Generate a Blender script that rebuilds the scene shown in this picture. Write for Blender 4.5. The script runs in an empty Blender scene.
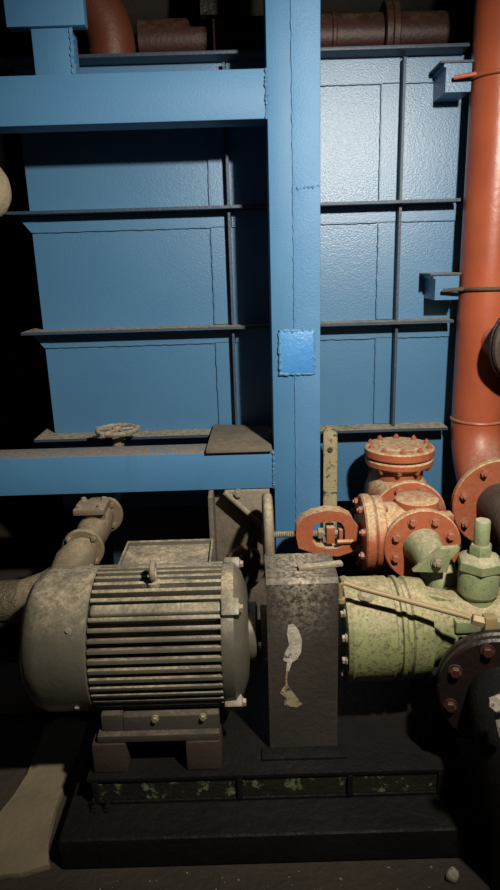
import bpy, bmesh, math, random
from mathutils import Vector, Matrix
random.seed(7)
PI = math.pi
scene = bpy.context.scene
C = scene.collection

# ---------------------------------------------------------------- camera
FPX, CX, CY = 650.0, 250.0, 445.0
EYE = Vector((0.0, 0.0, 1.55))
SL = 0.030                                    # roll of the hand-held shot
_x = Vector((1.0, SL, 0.0)).normalized()
_z = Vector((-SL * 2305.0, 2305.0, FPX)).normalized()
_y = _z.cross(_x).normalized()
R_wc = Matrix((_x, _y, _z)).transposed()      # columns: world axes seen by the camera
R_cw = R_wc.transposed()
cam_d = bpy.data.cameras.new('camera')
cam = bpy.data.objects.new('camera', cam_d)
C.objects.link(cam)
cam_d.sensor_fit = 'VERTICAL'
cam_d.sensor_height = 36.0
cam_d.lens = 36.0 * FPX / 890.0
cam_d.clip_start = 0.02
cam.matrix_world = Matrix.Translation(EYE) @ R_cw.to_4x4()
scene.camera = cam

# ---------------------------------------------------------------- light
scene.view_settings.view_transform = 'Standard'
scene.view_settings.look = 'None'
scene.view_settings.gamma = 1.0
scene.view_settings.use_curve_mapping = False
scene.view_settings.exposure = 0.0
LAMP = Vector((0.72, 0.48, 2.36))             # shaded lamp hanging above and in front of the photographer
LAMP_AIM = Vector((0.16, 2.25, 1.24))
LAMP_POWER = 385.0
world = bpy.data.worlds.new('world')
scene.world = world
world.use_nodes = True
world.node_tree.nodes['Background'].inputs[0].default_value = (0.80, 0.86, 1.0, 1)
world.node_tree.nodes['Background'].inputs[1].default_value = 0.03
ld = bpy.data.lights.new('lamp_light', 'SPOT')
ld.spot_size = math.radians(96)
ld.spot_blend = 1.0
ld.energy = LAMP_POWER
ld.color = (1.0, 0.92, 0.81)
ld.shadow_soft_size = 0.05
lo = bpy.data.objects.new('lamp_light', ld)
lo.location = LAMP
lo.rotation_euler = (LAMP_AIM - LAMP).to_track_quat('-Z', 'Y').to_euler()
C.objects.link(lo)

# ---------------------------------------------------------------- pixel helpers
def ray(px, py):
    return (R_cw @ Vector(((px - CX) / FPX, (CY - py) / FPX, -1.0)))
def P(px, py, Y):
    d = ray(px, py)
    return EYE + d * (Y / d.y)
def G(px, py, z):
    d = ray(px, py)
    return EYE + d * ((z - EYE.z) / d.z)

# ---------------------------------------------------------------- objects
WM = {}
def setp(o, label=None, cat=None, group=None, kind=None):
    if label: o['label'] = label
    if cat: o['category'] = cat
    if group: o['group'] = group
    if kind: o['kind'] = kind
    return o
def thing(name, label, cat, loc, group=None):
    o = bpy.data.objects.new(name, None)
    C.objects.link(o)
    o.empty_display_size = 0.05
    m = Matrix.Translation(Vector(loc))
    o.matrix_basis = m
    WM[o.name] = m
    return setp(o, label, cat, group)
def to_mesh(bm, name, smooth=True, ang=35):
    me = bpy.data.meshes.new(name)
    bmesh.ops.recalc_face_normals(bm, faces=bm.faces)
    bm.to_mesh(me)
    bm.free()
    if smooth:
        for p in me.polygons: p.use_smooth = True
        me.set_sharp_from_angle(angle=math.radians(ang))
    return me
def part(name, shape, mat, parent=None, loc=(0, 0, 0), rot=None):
    """shape: bmesh or mesh in local coordinates; loc, rot in the world"""
    me = shape if isinstance(shape, bpy.types.Mesh) else to_mesh(shape, name)
    if mat is not None and not me.materials: me.materials.append(mat)
    o = bpy.data.objects.new(name, me)
    C.objects.link(o)
    m = Matrix.Translation(Vector(loc))
    if rot is not None: m = m @ rot.to_4x4()
    if parent is not None:
        o.parent = parent
        o.matrix_basis = WM[parent.name].inverted() @ m
    else:
        o.matrix_basis = m
    WM[o.name] = m
    return o
def zto(axis):
    return Vector((0, 0, 1)).rotation_difference(Vector(axis).normalized()).to_matrix()
AX = {'x': zto((1, 0, 0)), '-x': zto((-1, 0, 0)), 'y': zto((0, 1, 0)), '-y': zto((0, -1, 0)), 'z': Matrix.Identity(3)}

# ---------------------------------------------------------------- shapes
def box(sx, sy, sz, bev=0.0, seg=2, bm=None, c=(0, 0, 0)):
    b = bm or bmesh.new()
    r = bmesh.ops.create_cube(b, size=1.0)
    vs = r['verts']
    for v in vs:
        v.co = Vector((v.co.x * sx + c[0], v.co.y * sy + c[1], v.co.z * sz + c[2]))
    if bev > 0:
        es = list({e for v in vs for e in v.link_edges})
        bmesh.ops.bevel(b, geom=es, offset=bev, segments=seg, affect='EDGES', profile=0.6)
    return b
def lathe(prof, n=40, bm=None):
    """prof: list of (r, z); r = 0 closes on the axis"""
    b = bm or bmesh.new()
    rows = []
    for r, z in prof:
        if r <= 1e-6: rows.append([b.verts.new((0, 0, z))])
        else: rows.append([b.verts.new((r * math.cos(2 * PI * i / n), r * math.sin(2 * PI * i / n), z)) for i in range(n)])
    for a, c in zip(rows, rows[1:]):
        for i in range(n):
            j = (i + 1) % n
            if len(a) == 1 and len(c) == 1: continue
            if len(a) == 1: b.faces.new((a[0], c[i], c[j]))
            elif len(c) == 1: b.faces.new((a[i], a[j], c[0]))
            else: b.faces.new((a[i], a[j], c[j], c[i]))
    return b
def disc(r, t, bev=0.004, n=48, hole=0.0):
    """flange disc, z from 0 to t"""
    if hole <= 0:
        return lathe([(0, 0), (r - bev, 0), (r, bev), (r, t - bev), (r - bev, t), (0, t)], n)
    return lathe([(hole, 0), (r - bev, 0), (r, bev), (r, t - bev), (r - bev, t), (hole, t), (hole, 0)], n)
def tube(path, rad, n=20, bm=None, caps=True):
    b = bm or bmesh.new()
    path = [Vector(p) for p in path]
    rads = rad if isinstance(rad, (list, tuple)) else [rad] * len(path)
    rows = []
    up = None
    for i, p in enumerate(path):
        t = (path[min(i + 1, len(path) - 1)] - path[max(i - 1, 0)]).normalized()
        if up is None:
            up = Vector((0, 0, 1)) if abs(t.z) < 0.9 else Vector((1, 0, 0))
        u = (up - t * up.dot(t)).normalized()
        up = u
        w = t.cross(u)
        rows.append([b.verts.new(p + (u * math.cos(2 * PI * k / n) + w * math.sin(2 * PI * k / n)) * rads[i]) for k in range(n)])
    for a, c in zip(rows, rows[1:]):
        for i in range(n):
            j = (i + 1) % n
            b.faces.new((a[i], a[j], c[j], c[i]))
    if caps:
        b.faces.new(rows[0]); b.faces.new(rows[-1])
    return b
def arc(c, a, bdir, r, a0, a1, n=12):
    a, bdir, c = Vector(a), Vector(bdir), Vector(c)
    return [c + a * (r * math.cos(a0 + (a1 - a0) * i / n)) + bdir * (r * math.sin(a0 + (a1 - a0) * i / n)) for i in range(n + 1)]
def prism(outline, vec, bev=0.0):
    """outline: 3-D points of a planar polygon, pushed along vec"""
    b = bmesh.new()
    v = Vector(vec)
    lo_ = [b.verts.new(Vector(p)) for p in outline]
    hi_ = [b.verts.new(Vector(p) + v) for p in outline]
    n = len(outline)
    b.faces.new(lo_); b.faces.new(hi_)
    for i in range(n):
        b.faces.new((lo_[i], lo_[(i + 1) % n], hi_[(i + 1) % n], hi_[i]))
    if bev > 0:
        bmesh.ops.bevel(b, geom=list(b.edges), offset=bev, segments=2, affect='EDGES', profile=0.6)
    return b
def ring_prism(outer, inner, vec):
    b = bmesh.new()
    v = Vector(vec); n = len(outer)
    r = [[b.verts.new(Vector(p)) for p in outer], [b.verts.new(Vector(p) + v) for p in outer],
         [b.verts.new(Vector(p) + v) for p in inner], [b.verts.new(Vector(p)) for p in inner]]
    for k in range(4):
        a, c = r[k], r[(k + 1) % 4]
        for i in range(n):
            j = (i + 1) % n
            b.faces.new((a[i], a[j], c[j], c[i]))
    return b
def bead(path, r, jit=0.4, n=6):
    rr = [r * (1 + random.uniform(-jit, jit)) for _ in path]
    pp = [Vector(p) + Vector((random.uniform(-1, 1), 0, random.uniform(-1, 1))) * r * jit * 0.6 for p in path]
    return tube(pp, rr, n)
def line(a, b, n):
    a, b = Vector(a), Vector(b)
    return [a.lerp(b, i / n) for i in range(n + 1)]
_bolts = {}
def bolt_mesh(r, h, mat, stud=0.0):
    key = (round(r, 4), round(h, 4), mat.name, stud)
    if key not in _bolts:
        b = bmesh.new()
        lathe([(0, -0.002), (r * 1.35, -0.002), (r * 1.35, h * 0.18), (r * 0.9, h * 0.18)], 16, b)
        lathe([(r, h * 0.18), (r, h * 0.9), (r * 0.86, h), (0, h)], 6, b)
        if stud: lathe([(r * 0.5, h * 0.95), (r * 0.5, h + stud * 0.85), (r * 0.4, h + stud), (0, h + stud)], 10, b)
        me = to_mesh(b, 'bolt', True, 25)
        me.materials.append(mat)
        _bolts[key] = me
    return _bolts[key]
def bolts(parent, center, axis, radius, n, r, h, mat, phase=0.0, stud=0.0, name='bolt'):
    rot = zto(axis)
    me = bolt_mesh(r, h, mat, stud)
    for i in range(n):
        a = phase + 2 * PI * i / n
        off = rot @ Vector((radius * math.cos(a), radius * math.sin(a), 0))
        part(name, me, None, parent, Vector(center) + off, rot @ Matrix.Rotation(random.uniform(0, 1), 3, 'Z'))

# ---------------------------------------------------------------- materials
def mat(name, base, var=None, rough=0.5, metal=0.0, dust=None, dust_amt=0.0, dust_side=0.0,
        chip=None, chip_amt=0.0, chip_scale=22.0, bump=0.15, bscale=60.0, vscale=4.0, spec=0.5, dlo=0.15, dhi=0.85, streak=None, streak_amt=0.0, coat=0.0):
    m = bpy.data.materials.new(name)
    m.use_nodes = True
    nt = m.node_tree; N = nt.nodes; L = nt.links
    bs = N['Principled BSDF']
    tc = N.new('ShaderNodeTexCoord')
    geo = N.new('ShaderNodeNewGeometry')
    src = geo.outputs['Position']
    def noise(sc, det=4.0, ro=0.6, vec=None):
        n_ = N.new('ShaderNodeTexNoise')
        n_.inputs['Scale'].default_value = sc
        n_.inputs['Detail'].default_value = det
        n_.inputs['Roughness'].default_value = ro
        L.new(vec or src, n_.inputs['Vector'])
        return n_.outputs['Fac']
    def ramp(fac, a, b):
        r = N.new('ShaderNodeMapRange')
        r.inputs['From Min'].default_value = a
        r.inputs['From Max'].default_value = b
        L.new(fac, r.inputs['Value'])
        return r.outputs['Result']
    def mixc(fac, a, b):
        x = N.new('ShaderNodeMix'); x.data_type = 'RGBA'
        for sock, val in ((x.inputs['Factor'], fac), (x.inputs['A'], a), (x.inputs['B'], b)):
            if isinstance(val, (tuple, list)): sock.default_value = (*val, 1)
            elif isinstance(val, (int, float)): sock.default_value = val
            else: L.new(val, sock)
        return x.outputs['Result']
    def math_(op, a, b):
        x = N.new('ShaderNodeMath'); x.operation = op; x.use_clamp = True
        for s, val in zip(x.inputs, (a, b)):
            if isinstance(val, (int, float)): s.default_value = val
            else: L.new(val, s)
        return x.outputs[0]
    col = mixc(ramp(noise(vscale), 0.35, 0.65), base, var or tuple(c * 0.8 for c in base))
    rgh = rough
    if streak:
        mp = N.new('ShaderNodeMapping')
        mp.inputs['Scale'].default_value = (1, 1, 0.12)
        L.new(src, mp.inputs['Vector'])
        f = math_('MULTIPLY', ramp(noise(16, 5, 0.65, mp.outputs[0]), 0.66 - 0.3 * streak_amt, 0.74), min(1, streak_amt * 1.6))
        col = mixc(f, col, streak)
    if chip:
        f = ramp(noise(chip_scale, 6, 0.7), 0.72 - 0.3 * chip_amt, 0.76 - 0.3 * chip_amt)
        col = mixc(f, col, chip)
        rgh = math_('ADD', rgh, math_('MULTIPLY', f, 0.3))
    if dust:
        sp = N.new('ShaderNodeSeparateXYZ')
        L.new(geo.outputs['Normal'], sp.inputs[0])
        top = ramp(sp.outputs['Z'], dlo, dhi)
        f = math_('MULTIPLY', math_('MAXIMUM', top, dust_side), math_('MULTIPLY', ramp(noise(9, 8, 0.72), 0.55 - 0.4 * dust_amt, 0.72 - 0.25 * dust_amt), min(1.0, 0.45 + dust_amt * 0.7)))
        f = math_('MULTIPLY', f, math_('ADD', math_('MULTIPLY', ramp(noise(48, 7, 0.75), 0.40, 0.58), 0.6), 0.4))
        dcol = mixc(ramp(noise(120, 3), 0.35, 0.7), dust, tuple(c * 0.55 for c in dust))
        col = mixc(f, col, dcol)
        rgh = math_('ADD', rgh, math_('MULTIPLY', f, 0.5))
    L.new(col, bs.inputs['Base Color'])
    if isinstance(rgh, (int, float)): bs.inputs['Roughness'].default_value = rgh
    else: L.new(rgh, bs.inputs['Roughness'])
    bs.inputs['Metallic'].default_value = metal
    bs.inputs['Specular IOR Level'].default_value = spec
    bs.inputs['Coat Weight'].default_value = coat
    bp = N.new('ShaderNodeBump')
    bp.inputs['Strength'].default_value = bump
    bp.inputs['Distance'].default_value = 0.01
    L.new(noise(bscale, 5, 0.6), bp.inputs['Height'])
    L.new(bp.outputs[0], bs.inputs['Normal'])
    return m
DUST = (0.36, 0.31, 0.22)
M = {}
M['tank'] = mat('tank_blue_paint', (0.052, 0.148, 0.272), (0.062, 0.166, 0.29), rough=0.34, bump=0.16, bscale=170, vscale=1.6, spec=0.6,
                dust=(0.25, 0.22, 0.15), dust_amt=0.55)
M['rib'] = mat('rib_blue_paint', (0.018, 0.036, 0.06), (0.025, 0.05, 0.085), rough=0.5, dust=(0.46, 0.38, 0.23), dust_amt=1.0, bump=0.2)  # blue darkened to carry the shade on the ribs
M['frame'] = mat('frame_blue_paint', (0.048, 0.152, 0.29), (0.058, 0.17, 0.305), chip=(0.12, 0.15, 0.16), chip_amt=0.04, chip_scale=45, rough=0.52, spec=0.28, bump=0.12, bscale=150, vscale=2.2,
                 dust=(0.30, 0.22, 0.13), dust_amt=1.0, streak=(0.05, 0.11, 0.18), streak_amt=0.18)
M['frame_lit'] = mat('frame_pale_blue_paint', (0.066, 0.18, 0.335), (0.09, 0.215, 0.37), rough=0.5, spec=0.3, bump=0.22, bscale=170, vscale=3)  # paler tone of the post's right channel and of weld beads
M['patch'] = mat('patch_bright_blue_paint', (0.045, 0.20, 0.47), (0.06, 0.24, 0.5), rough=0.4, bump=0.3, streak=(0.13, 0.32, 0.5), streak_amt=0.35)
M['red'] = mat('red_oxide_paint', (0.37, 0.085, 0.032), (0.27, 0.062, 0.026), rough=0.45, dust=(0.60, 0.47, 0.27), dust_amt=0.95, dust_side=0.1, dlo=0.05, dhi=0.55, bump=0.25)
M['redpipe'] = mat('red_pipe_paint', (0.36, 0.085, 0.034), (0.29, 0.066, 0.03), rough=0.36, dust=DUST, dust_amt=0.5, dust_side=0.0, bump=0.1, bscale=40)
M['sootred'] = mat('sooty_red_paint', (0.10, 0.028, 0.014), (0.12, 0.034, 0.016), rough=0.5, dust=(0.1, 0.08, 0.05), dust_amt=0.4, bump=0.2)  # red darkened for the shade above the tank
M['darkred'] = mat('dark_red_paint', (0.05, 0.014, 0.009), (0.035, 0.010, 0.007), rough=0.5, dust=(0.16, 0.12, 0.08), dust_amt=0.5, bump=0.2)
M['rusty'] = mat('rusty_brown', (0.075, 0.045, 0.03), (0.05, 0.032, 0.024), rough=0.7, dust=(0.16, 0.12, 0.08), dust_amt=0.4, bump=0.5)
M['oilred'] = mat('oily_dark_red', (0.014, 0.007, 0.005), (0.009, 0.006, 0.005), rough=0.42, chip=(0.10, 0.025, 0.012), chip_amt=0.22, bump=0.3)  # red darkened for the shade the suction flange lies in
M['redbolt'] = mat('red_bolt_paint', (0.34, 0.10, 0.045), (0.28, 0.08, 0.04), rough=0.5, dust=DUST, dust_amt=0.5, dust_side=0.2, bump=0.2)
M['motor'] = mat('motor_grey_paint', (0.095, 0.088, 0.064), (0.07, 0.065, 0.048), rough=0.38, dust=(0.56, 0.47, 0.31), dust_amt=0.6, dust_side=0.05, dlo=0.4, dhi=1.0, bump=0.15,
                 chip=(0.05, 0.045, 0.035), chip_amt=0.12, chip_scale=14, vscale=7)
M['motor_dark'] = mat('motor_core_dark', (0.035, 0.032, 0.025), rough=0.7, dust=(0.2, 0.17, 0.12), dust_amt=0.3)
M['foot'] = mat('foot_brown_grey', (0.06, 0.052, 0.038), (0.042, 0.036, 0.028), rough=0.55, dust=(0.22, 0.18, 0.12), dust_amt=0.4, bump=0.2)
M['block'] = mat('block_brown', (0.055, 0.036, 0.026), (0.04, 0.026, 0.02), rough=0.6, bump=0.2)
M['green'] = mat('pump_green_paint', (0.185, 0.215, 0.075), (0.125, 0.15, 0.052), rough=0.45, dust=(0.48, 0.39, 0.24), dust_amt=0.85, dust_side=0.2,
                 chip=(0.055, 0.055, 0.03), chip_amt=0.6, chip_scale=85, bump=0.25, vscale=12)
M['palegreen'] = mat('valve_pale_green_paint', (0.20, 0.25, 0.115), (0.13, 0.17, 0.075), rough=0.45, dust=(0.45, 0.38, 0.25), dust_amt=0.9, dust_side=0.2,
                     chip=(0.07, 0.075, 0.04), chip_amt=0.42, chip_scale=50, bump=0.2, vscale=14)
M['duststeel'] = mat('dusty_steel', (0.17, 0.145, 0.10), (0.12, 0.10, 0.07), rough=0.6, dust=(0.45, 0.38, 0.26), dust_amt=0.8, dust_side=0.3, bump=0.3)
M['grime'] = mat('grimy_brown_steel', (0.10, 0.083, 0.058), (0.065, 0.054, 0.038), rough=0.7, dust=(0.34, 0.28, 0.18), dust_amt=0.6, dust_side=0.25, bump=0.5, bscale=35)
M['peel'] = mat('peeling_cream_paint', (0.33, 0.28, 0.15), (0.26, 0.22, 0.12), rough=0.7, chip=(0.05, 0.04, 0.028), chip_amt=0.55, chip_scale=45, bump=0.5)
M['oil'] = mat('black_oily_steel', (0.008, 0.0075, 0.007), (0.013, 0.012, 0.010), rough=0.42, bump=0.5, bscale=45, spec=0.2)  # oil grime, blackened further in place of shade low in the scene
M['oilgreen'] = mat('oily_green_paint', (0.02, 0.022, 0.012), (0.014, 0.013, 0.010), rough=0.45, chip=(0.12, 0.15, 0.065), chip_amt=0.5, chip_scale=26, bump=0.5)
M['plinth'] = mat('oil_soaked_concrete', (0.007, 0.0065, 0.006), (0.011, 0.010, 0.008), rough=0.55, bump=0.6, bscale=30, spec=0.2)  # oil stain plus painted shade at the unlit foot of the set
M['concrete'] = mat('sandy_concrete', (0.22, 0.175, 0.105), (0.16, 0.128, 0.078), rough=0.85, chip=(0.14, 0.11, 0.07), chip_amt=0.15, chip_scale=9, bump=0.4, bscale=50)
M['floor'] = mat('stained_floor', (0.045, 0.033, 0.023), (0.03, 0.022, 0.016), rough=0.75, chip=(0.17, 0.14, 0.10), chip_amt=0.08, chip_scale=60, bump=0.6, bscale=40, vscale=3)  # stained brown, set darker for the weak light near the floor
M['darkwall'] = mat('dark_sooty_wall', (0.02, 0.02, 0.02), (0.015, 0.014, 0.013), rough=0.9, bump=0.3)  # near-black colour keeps the unlit room dark and swallows bounced light
M['lag'] = mat('dirty_lagging', (0.30, 0.25, 0.16), (0.22, 0.18, 0.11), rough=0.75, chip=(0.10, 0.08, 0.05), chip_amt=0.35, chip_scale=55, bump=0.7, bscale=50)
M['laggloss'] = mat('oily_lagging', (0.085, 0.068, 0.045), (0.13, 0.105, 0.07), rough=0.32, chip=(0.2, 0.17, 0.11), chip_amt=0.3, chip_scale=40, bump=1.0, bscale=55)
M['fit'] = mat('brown_cast_fitting', (0.15, 0.115, 0.07), (0.11, 0.085, 0.05), rough=0.5, dust=(0.36, 0.29, 0.18), dust_amt=0.8, dust_side=0.1, bump=0.25)
M['soot'] = mat('sooty_lagging', (0.014, 0.011, 0.008), (0.022, 0.018, 0.013), rough=0.8, bump=0.5)  # lagging colour lowered to hold the shade over the tank
M['brass'] = mat('dull_brass', (0.30, 0.22, 0.10), (0.22, 0.16, 0.08), rough=0.55, metal=0.15, dust=DUST, dust_amt=0.4, bump=0.1)
M['pale'] = mat('pale_chalky_paint', (0.5, 0.45, 0.37), (0.34, 0.3, 0.24), rough=0.7, bump=0.3, vscale=25, chip=(0.08, 0.065, 0.05), chip_amt=0.4, chip_scale=60)
M['wood'] = mat('weathered_board', (0.14, 0.115, 0.08), (0.09, 0.075, 0.055), rough=0.85, dust=(0.24, 0.2, 0.14), dust_amt=0.5, bump=0.5, bscale=35, chip=(0.3, 0.26, 0.2), chip_amt=0.08)
# guard: dark plate with runs of whitish paint down its middle
def guard_mat():
    m = mat('guard_dark_paint', (0.05, 0.041, 0.032), (0.035, 0.03, 0.024), rough=0.5, dust=(0.15, 0.125, 0.09), dust_amt=0.6, bump=0.3,
            chip=(0.16, 0.13, 0.09), chip_amt=0.06, chip_scale=70)
    nt = m.node_tree; N = nt.nodes; L = nt.links
    bs = N['Principled BSDF']; old = bs.inputs['Base Color'].links[0].from_socket
    geo = N.new('ShaderNodeNewGeometry'); sp = N.new('ShaderNodeSeparateXYZ'); L.new(geo.outputs['Position'], sp.inputs[0])
    zr = N.new('ShaderNodeMapRange'); zr.inputs['From Min'].default_value = 0.52; zr.inputs['From Max'].default_value = 0.73; L.new(sp.outputs['Z'], zr.inputs['Value'])
    xr = N.new('ShaderNodeMapRange'); xr.inputs['From Min'].default_value = 0.10; xr.inputs['From Max'].default_value = 0.0
    xa = N.new('ShaderNodeMath'); xa.operation = 'SUBTRACT'; L.new(sp.outputs['X'], xa.inputs[0]); xa.inputs[1].default_value = 0.125
    xb = N.new('ShaderNodeMath'); xb.operation = 'ABSOLUTE'; L.new(xa.outputs[0], xb.inputs[0]); L.new(xb.outputs[0], xr.inputs['Value'])
    no = N.new('ShaderNodeTexNoise'); no.inputs['Scale'].default_value = 70; no.inputs['Detail'].default_value = 8; no.inputs['Roughness'].default_value = 0.75
    L.new(geo.outputs['Position'], no.inputs['Vector'])
    nr = N.new('ShaderNodeMapRange'); nr.inputs['From Min'].default_value = 0.42; nr.inputs['From Max'].default_value = 0.62; L.new(no.outputs['Fac'], nr.inputs['Value'])
    m1 = N.new('ShaderNodeMath'); m1.operation = 'MULTIPLY'; L.new(zr.outputs[0], m1.inputs[0]); L.new(xr.outputs[0], m1.inputs[1])
    m2 = N.new('ShaderNodeMath'); m2.operation = 'MULTIPLY'; L.new(m1.outputs[0], m2.inputs[0]); L.new(nr.outputs[0], m2.inputs[1])
    mx_ = N.new('ShaderNodeMix'); mx_.data_type = 'RGBA'; L.new(m2.outputs[0], mx_.inputs['Factor']); L.new(old, mx_.inputs['A']); mx_.inputs['B'].default_value = (0.42, 0.36, 0.26, 1)
    L.new(mx_.outputs['Result'], bs.inputs['Base Color'])
    return m
M['guard'] = guard_mat()

# ---------------------------------------------------------------- room
def slab(name, x0, x1, y0, y1, z0, z1, m):
    o = part(name, box(x1 - x0, y1 - y0, z1 - z0), M[m], None, ((x0 + x1) / 2, (y0 + y1) / 2, (z0 + z1) / 2))
    o['kind'] = 'structure'
    return o
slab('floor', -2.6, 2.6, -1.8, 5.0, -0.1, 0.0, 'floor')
slab('wall_back', -2.6, 2.6, 5.0, 5.1, 0.0, 3.6, 'darkwall')
slab('wall_left', -2.7, -2.6, -1.6, 5.1, 0.0, 3.6, 'darkwall')
slab('wall_right', 2.6, 2.7, -1.6, 5.1, 0.0, 3.6, 'darkwall')
slab('ceiling', -2.7, 2.7, -1.6, 5.1, 3.6, 3.7, 'darkwall')

# ---------------------------------------------------------------- tank
TY = 2.75                                             # plane of the tank's face
tx0 = P(40, 300, TY).x
tx1 = 1.75
RIB_END = 0.836                                      # ribs stop short of the riser
tz1 = P(370, 51, TY - 0.09).z
tank = thing('steel_tank', 'big blue painted steel tank with welded stiffening ribs across its face', 'tank', (0.3, TY + 0.7, 0))
TB = 0.50
part('tank_shell', box(tx1 - tx0, 1.4, tz1 - TB), M['tank'], tank, ((tx0 + tx1) / 2, TY + 0.7, (tz1 + TB) / 2))
part('tank_skirt', box(tx1 - tx0 - 0.3, 1.1, TB), M['rib'], tank, ((tx0 + tx1) / 2, TY + 0.78, TB / 2))  # recessed dark skirt stands in for the beam's shadow on the tank
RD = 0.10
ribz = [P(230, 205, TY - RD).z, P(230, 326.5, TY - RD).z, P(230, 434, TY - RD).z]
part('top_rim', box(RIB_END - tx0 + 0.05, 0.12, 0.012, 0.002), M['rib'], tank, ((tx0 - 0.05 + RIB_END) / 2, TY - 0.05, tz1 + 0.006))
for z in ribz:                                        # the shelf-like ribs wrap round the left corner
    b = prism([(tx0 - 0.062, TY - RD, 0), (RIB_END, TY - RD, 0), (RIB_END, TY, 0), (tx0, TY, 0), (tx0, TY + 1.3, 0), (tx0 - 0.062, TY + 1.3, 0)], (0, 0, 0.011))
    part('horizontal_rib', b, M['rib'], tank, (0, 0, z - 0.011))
vx = [P(228.5, 200, TY - 0.05).x, P(400.5, 200, TY - 0.05).x, P(400.5, 200, TY - 0.05).x + (P(400.5, 200, TY).x - P(229, 200, TY).x)]
zb = TB
levels = [zb] + sorted(ribz) + [tz1]
for x in vx[:2]:
    for z0, z1 in zip(levels, levels[1:]):
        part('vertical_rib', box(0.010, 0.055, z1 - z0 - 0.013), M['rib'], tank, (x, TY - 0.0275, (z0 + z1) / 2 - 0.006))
cols = [tx0] + vx
for i, x0 in enumerate(cols[:-1]):
    x1 = cols[i + 1]
    for z0, z1 in zip(levels[1:], levels[2:]):
        # lapped doubler strips: one under each rib, one beside each upright
        top = z1 - (0.012 if z1 < tz1 else 0.0)
        h = 0.062 if z1 < tz1 else 0.088
        part('doubler_strip', box(x1 - x0 - 0.016, 0.009, h, 0.0015, 1), M['tank'], tank, ((x0 + x1) / 2, TY - 0.0045, top - h / 2))
        part('doubler_strip', box(0.066, 0.009, top - h - z0 - 0.003, 0.0015, 1), M['tank'], tank, (x1 - 0.041, TY - 0.0045, (z0 + top - h) / 2))
        xs = line((x0 + 0.01, TY - 0.008, top - h), (x1 - 0.08, TY - 0.008, top - h), 40)
        part('weld_bead', bead(xs, 0.003), M['tank'], tank)
        xs = line((x1 - 0.075, TY - 0.008, z0 + 0.005), (x1 - 0.075, TY - 0.008, top - h), 26)
        part('weld_bead', bead(xs, 0.003), M['tank'], tank)
# small bevelled corner plates at the left end of the strips
for z in ribz:
    part('corner_plate', prism([(tx0 - 0.05, TY - 0.012, z - 0.012), (tx0 + 0.02, TY - 0.012, z - 0.012), (tx0 + 0.02, TY - 0.012, z - 0.075), (tx0, TY - 0.012, z - 0.075)], (0, 0.01, 0)), M['tank'], tank)
# angle brackets that hold the red riser
brs = []
for (px, py) in ((459, 78), (446, 288)):
    c = P(px, py, TY - 0.16)
    c.x = min(c.x, 0.782)
    brk = part('pipe_bracket', prism([(-0.05, 0, 0.048), (0.05, 0, 0.048), (0.05, 0, -0.045), (-0.042, 0, -0.045), (-0.042, 0, 0.036), (-0.05, 0, 0.036)], (0, 0.156, 0), 0.0), M['tank'], tank, c)
    part('bracket_flange', box(0.12, 0.17, 0.008, 0.001, 1), M['rib'], brk, c + Vector((-0.005, 0.078, 0.052)))
    brs.append(c)

# ---------------------------------------------------------------- blue frame in front of it
FY = 2.35
frame = thing('support_gantry', 'blue welded steel gantry of one upright post and two cross beams', 'gantry', (P(297, 480, FY).x, FY + 0.08, 0))
pxl, pxr = P(270, 250, FY).x, P(320.5, 250, FY).x
xm = P(294, 250, FY).x
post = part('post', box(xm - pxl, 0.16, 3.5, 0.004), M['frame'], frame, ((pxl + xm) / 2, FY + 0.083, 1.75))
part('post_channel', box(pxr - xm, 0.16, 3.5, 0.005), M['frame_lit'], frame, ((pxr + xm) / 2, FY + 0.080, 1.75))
part('weld_bead', bead(line((xm, FY + 0.001, 0.3), (xm, FY + 0.001, 3.3), 220), 0.0035, 0.5), M['frame_lit'], frame)
part('weld_bead', bead(line((xm + 0.012, FY, P(305, 188, FY).z), (pxr - 0.003, FY, P(320, 186, FY).z), 14), 0.004, 0.8), M['frame_lit'], frame)
pa, pb = P(279.5, 331, FY), P(314, 373, FY)
pc = (pa + pb) / 2
pw, ph = pb.x - pa.x, pa.z - pb.z
plate = part('patch_plate', box(pw, 0.010, ph, 0.004), M['patch'], frame, (pc.x, FY - 0.004, pc.z))
loop = []
cs = [(-1, 1), (1, 1), (1, -1), (-1, -1), (-1, 1)]
for a, b_ in zip(cs, cs[1:]):
    loop += line((pc.x + a[0] * pw / 2, FY - 0.004, pc.z + a[1] * ph / 2), (pc.x + b_[0] * pw / 2, FY - 0.004, pc.z + b_[1] * ph / 2), 16)[:-1]
part('weld_bead', bead(loop + loop[:1], 0.006, 0.5, 8), M['frame_lit'], plate)
ub0, ub1 = P(130, 122.5, FY).z, P(130, 71.5, FY).z
part('upper_beam', box(2.6 + pxl, 0.12, ub1 - ub0, 0.005), M['frame'], frame, ((-2.6 + pxl) / 2, FY + 0.066, (ub0 + ub1) / 2))
lb0, lb1 = P(140, 492.5, FY).z, P(140, 455, FY).z
part('lower_beam', box(2.6 + pxl, 0.13, lb1 - lb0, 0.005), M['frame'], frame, ((-2.6 + pxl) / 2, FY + 0.070, (lb0 + lb1) / 2))
for z0, z1 in ((ub0, ub1), (lb0, lb1)):
    part('weld_bead', bead(line((pxl - 0.002, FY + 0.003, z0), (pxl - 0.002, FY + 0.003, z1), 24), 0.005, 0.6), M['frame'], frame)
sa, sb = P(31, 50, FY), P(70, 50, FY)
st = P(50, 26, FY).z
part('stub_column', box(sb.x - sa.x, 0.10, st - ub1 + 0.01, 0.004), M['frame'], frame, ((sa.x + sb.x) / 2, FY + 0.07, (st + ub1) / 2))
part('weld_bead', bead(line((sb.x, FY + 0.02, ub1), (sb.x + 0.004, FY + 0.02, st), 20), 0.006, 0.6), M['frame_lit'], frame)
ha, hb = P(6, 26, FY), P(85, 26, FY)
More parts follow.
